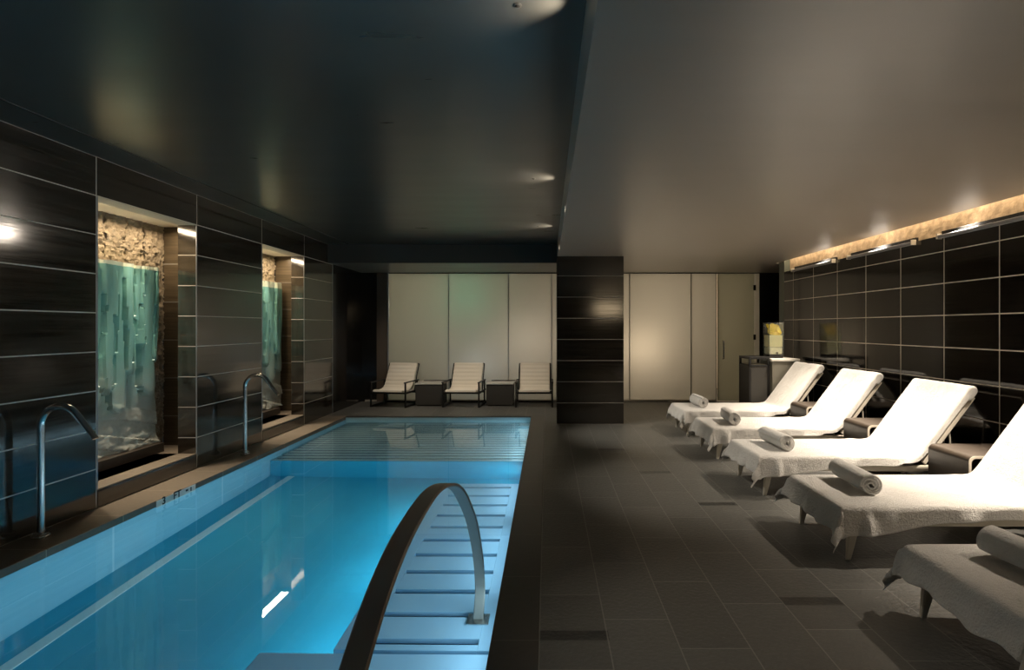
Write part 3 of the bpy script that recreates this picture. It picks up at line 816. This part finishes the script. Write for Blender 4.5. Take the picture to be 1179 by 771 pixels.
def roll():
    # spiral-rolled towel, axis along local Y
    bm = bmesh.new(); n_ = 110; turns = 3.6; R0, R1 = .014, .068
    L = .205
    path = []
    for k_ in range(n_+1):
        f = k_/n_; a = f*turns*2*PI; rr = R0+(R1-R0)*f
        path.append((rr*math.cos(a), rr*math.sin(a)*.93))
    P = []
    for k_, (x, z) in enumerate(path):
        row = []
        for j in range(15):
            yy = -L+2*L*j/14
            q = 1+.02*noise.noise(Vector((yy*9, k_*.05, 1)))
            edge = .012*noise.noise(Vector((k_*.12, 0, j*0)))*(abs(yy)/L)
            row.append(Vector((x*q, yy+edge, z*q)))
        P.append(row)
    grid(bm, P)
    o = obj('rolled_towel', bm, M['terry2'], smooth=True)
    md = o.modifiers.new('thickness', 'SOLIDIFY'); md.thickness = .0125; md.offset = 0
    return o
ro = roll()
rl = ['rolled white towel on the lounger in the lower right corner', 'rolled white towel on the second lounger from the front', 'rolled white towel on the lounger in the middle of the row',
      'rolled white towel on the lounger second from the far end', 'rolled white towel on the farthest lounger']
rpos = [(2.07, 2.25), (2.03, 3.50), (2.02, 4.68), (2.02, 5.86), (2.02, 7.08)]
for i, ((x, y), l) in enumerate(zip(rpos, rl)):
    o = ro if i == 0 else ro.copy()
    if i: C.objects.link(o)
    o.location = (x, y, ZM+.078); o.rotation_euler = (0, math.radians(25*i), math.radians((4, -3, 3, -5, 2)[i]))
    tag(o, l, 'towel', 'rolled towels on the loungers')

# ---- side tables between the loungers: a bent rounded panel open towards the viewer
def side_table():
    t = thing('side_table', '', 'side table', (3.06, 4.05, 0), 0, 'low side tables between the loungers')
    w_, h_, d_, th, r = .56, .45, .41, .024, .045
    def rr(w0, w1, z0, z1, r):
        pts = []
        for cx, cz, a0 in ((w1-r, z1-r, 0), (w0+r, z1-r, 90), (w0+r, z0+r, 180), (w1-r, z0+r, 270)):
            for q in range(7):
                a = math.radians(a0+90*q/6); pts.append((cx+r*math.cos(a), cz+r*math.sin(a)))
        return pts
    o_ = rr(0, w_, 0, h_, r); i_ = rr(th, w_-th, th, h_-th, r-th*.6)
    def ring(pa, pb, y0, y1, m_, nm):
        bm = bmesh.new(); n_ = len(pa)
        V = [[bm.verts.new((p[0], y, p[1])) for p in pts] for pts, y in ((pa, y0), (pa, y1), (pb, y1), (pb, y0))]
        for q in range(n_):
            for u in range(4):
                A, Bq = V[u], V[(u+1) % 4]; bm.faces.new((A[q], A[(q+1) % n_], Bq[(q+1) % n_], Bq[q]))
        obj(nm, bm, m_, t, True)
    ring(o_, i_, -d_/2+.006, d_/2, M['table_wood'], 'shell')
    ring(rr(.002, w_-.002, .002, h_-.002, r), rr(th-.004, w_-th+.004, th-.004, h_-th+.004, r-th*.5), -d_/2, -d_/2+.0055, M['table_pale'], 'front_edge')
    obj('shelf', B(th+.003, w_-th-.003, -d_/2+.03, d_/2-.01, h_*.5, h_*.5+.016), M['table_wood'], t)
    obj('back_panel', B(th+.003, w_-th-.003, d_/2-.03, d_/2-.02, th+.003, h_-th-.003), M['table_wood'], t)
    return t
stb = side_table(); stb['label'] = 'dark low side table between the second and third loungers from the front'
dup(stb, (3.06, 5.265, 0), 'dark low side table between the third and fourth loungers from the front')
dup(stb, (3.06, 6.46, 0), 'dark low side table between the two farthest loungers')

# ================================================================ BACK LOUNGE
def armchair():
    t = thing('lounge_armchair', '', 'armchair', (0, 0, 0), 0, 'sling armchairs in front of the frosted glass')
    # local: front at y=0 (towards viewer), back at +y; centred in x
    fr = bmesh.new(); w_ = .315; b_ = .013
    for s in (-1, 1):
        x = s*w_
        box(fr, x-b_, x+b_, -.013, .013, .03, .42, .003)      # front post
        box(fr, x-b_, x+b_, .50, .526, .03, .42, .003)        # rear post
        box(fr, x-b_, x+b_, -.013, .64, 0, .03, .003)      # floor runner
        box(fr, x-b_, x+b_, 0, .60, .235, .262, .003)       # seat rail
    box(fr, -w_, w_, -.012, .012, .235, .262, .003); box(fr, -w_, w_, .50, .525, .20, .225, .003); box(fr, -w_, w_, .61, .636, .002, .03, .003)
    obj('frame', fr, M['black_metal'], t)
    for s in (-1, 1): obj('armrest', B(s*w_-.019, s*w_+.019, -.03, .56, .42, .44, .005), M['black_metal'], t)
    # sling: continuous channelled cushion from seat front to the top of the back
    prof = [(-.02, .285), (.06, .268), (.2, .262), (.32, .275), (.40, .31), (.46, .38), (.53, .50), (.60, .62), (.655, .715)]
    pr = catmull(prof, 10)
    th = .032; W_ = .27
    s = [0]
    for a, c_ in zip(pr, pr[1:]): s.append(s[-1]+math.hypot(c_[0]-a[0], c_[1]-a[1]))
    top, bot = [], []
    for i, (y, z) in enumerate(pr):
        a = pr[max(i-1, 0)]; c_ = pr[min(i+1, len(pr)-1)]
        ty, tz = c_[0]-a[0], c_[1]-a[1]; L = math.hypot(ty, tz); ny, nz = -tz/L, ty/L
        ch = abs(math.sin(s[i]/.078*PI))**.5*.014
        top.append([Vector((x*W_, y+ny*(th*.5+ch)*e, z+nz*(th*.5+ch)*e)) for x, e in ((-1, 0), (-.98, .8), (-.9, 1), (-.3, 1), (.3, 1), (.9, 1), (.98, .8), (1, 0))])
        bot.append([Vector((x*W_, y-ny*th*.5*e, z-nz*th*.5*e)) for x, e in ((-.98, .8), (-.9, 1), (.9, 1), (.98, .8))])
    bm = bmesh.new(); rows = [tuple(tp+bt[::-1]) for tp, bt in zip(top, bot)]
    P = [[rows[i][q] for i in range(len(rows))] for q in range(12)]
    V = grid(bm, P, closed_u=True); bm.faces.new([V[q][0] for q in range(12)]); bm.faces.new([V[q][-1] for q in range(12)])
    obj('sling_cushion', bm, M['sling'], t, True)
    bk = bmesh.new()
    for s_ in (-1, 1): tube(bk, [(s_*.285, .46, .25), (s_*.285, .56, .50), (s_*.285, .67, .71)], .012, 8)
    tube(bk, [(-.285, .672, .712), (.285, .672, .712)], .012, 8)
    obj('back_frame', bk, M['black_metal'], t, True)
    return t
ac = armchair()
ac.location = (-2.745, 9.14, 0); ac.rotation_euler = (0, 0, math.radians(-9)); ac['label'] = 'cream channelled sling armchair on the left, in front of the frosted glass'
dup(ac, (-1.49, 9.14, 0), 'cream channelled sling armchair in the middle, between the two tables', rz=math.radians(-4))
dup(ac, (-.225, 9.14, 0), 'cream channelled sling armchair on the right, beside the pillar', rz=0)
def cube_table():
    t = thing('cube_table', '', 'side table', (0, 0, 0), 0, 'cube tables between the armchairs')
    obj('table_body', B(-.235, .235, -.235, .235, .015, .375, .008), M['wicker'], t)
    obj('base', B(-.21, .21, -.21, .21, 0, .015), M['black_metal'], t)
    obj('tabletop', B(-.245, .245, -.245, .245, .376, .40, .005), M['tabletop'], t)
    obj('top_rim', B(-.19, .25, .20, .246, .401, .412, .003), M['black_metal'], t)
    return t
ct = cube_table(); ct.location = (-2.08, 9.53, 0); ct['label'] = 'dark woven cube table between the left and middle armchairs'
dup(ct, (-.835, 9.53, 0), 'dark woven cube table between the middle and right armchairs')

# ================================================================ DRINKS COUNTER
t = thing('drinks_cabinet', 'black framed cabinet standing left of the drinks counter', 'cabinet', (2.86, 7.50, 0))
cf = bmesh.new()
for x in (0, .262):
    for y in (0, .37): box(cf, x, x+.03, y, y+.03, 0, .93, .002)
box(cf, 0, .292, 0, .40, .93, .965, .003); box(cf, 0, .292, 0, .40, .83, .85, .002); box(cf, 0, .292, 0, .40, .04, .07, .002)
obj('frame', cf, M['black_metal'], t)
obj('front_panel', B(.032, .26, .006, .018, .072, .828), M['wicker'], t)
obj('side_panel', B(.006, .014, .032, .368, .072, .828), M['black_metal'], t)
obj('shelf_board', B(.032, .26, .03, .37, .851, .858), M['cream'], t)
t = thing('drinks_counter', 'grey counter with a pale top beside the right wall', 'counter', (3.17, 7.46, 0))
obj('body', B(0, .36, 0, .50, 0, .905, .004), M['grey_panel'], t)
obj('countertop', B(-.015, .385, -.015, .51, .906, .94, .005), M['white_tray'], t)
t = thing('drink_dispenser', 'clear drink dispenser filled with lemon slices on the counter', 'drink dispenser', (3.27+.115, 7.70, .94))
t.location.x = 3.285
mg, nt, b = mat('clear_glass'); b.inputs['Base Color'].default_value = (.95, .97, .93, 1); b.inputs['Roughness'].default_value = .04; b.inputs['Transmission Weight'].default_value = .96; b.inputs['IOR'].default_value = 1.08
obj('base', B(-.10, .10, -.10, .10, .001, .05, .006), M['black_metal'], t)
gb = bmesh.new()
for a in ((-.105, .105, .099, .105), (-.105, .105, -.105, -.099), (-.105, -.099, -.099, .099), (.099, .105, -.099, .099)): box(gb, a[0], a[1], a[2], a[3], .052, .50)
obj('glass_tank', gb, mg, t)
obj('lid', B(-.108, .108, -.108, .108, .501, .512, .003), mg, t)
obj('ice', B(-.095, .095, -.095, .095, .054, .16, .02), simple('pale_lemon_ice', (.75, .72, .50), .4, bump=.8, bscale=40, var=.2), t)
obj('lemonade', B(-.094, .094, -.094, .094, .162, .33, .006), simple('pale_lemonade', (.80, .76, .42), .25, var=.15, bscale=10), t)
lm = simple('lemon_yellow', (.95, .66, .015), .45, var=.2, bscale=30)
for q in range(9):
    a = random.random()*6.28; bm = bmesh.new()
    lathe(bm, [(.006, -.009), (.044, -.007), (.047, 0), (.044, .007), (.006, .009)], 18)
    bm.transform(Matrix.Translation((-.052+.052*(q % 3), -.045 if q < 6 else .03, .365+.045*(q//3))) @ Matrix.Rotation(random.uniform(.5, 1.5), 4, 'X') @ Matrix.Rotation(random.uniform(-.5, .5), 4, 'Y'))
    obj('lemon_slice', bm, lm, t, True)
bm = bmesh.new(); tube(bm, [(-.0, -.10, .075), (-.0, -.145, .075)], .011, 10); tube(bm, [(0, -.135, .09), (0, -.135, .045)], .008, 8); obj('tap', bm, M['steel'], t, True)

print('built', len(bpy.data.objects))
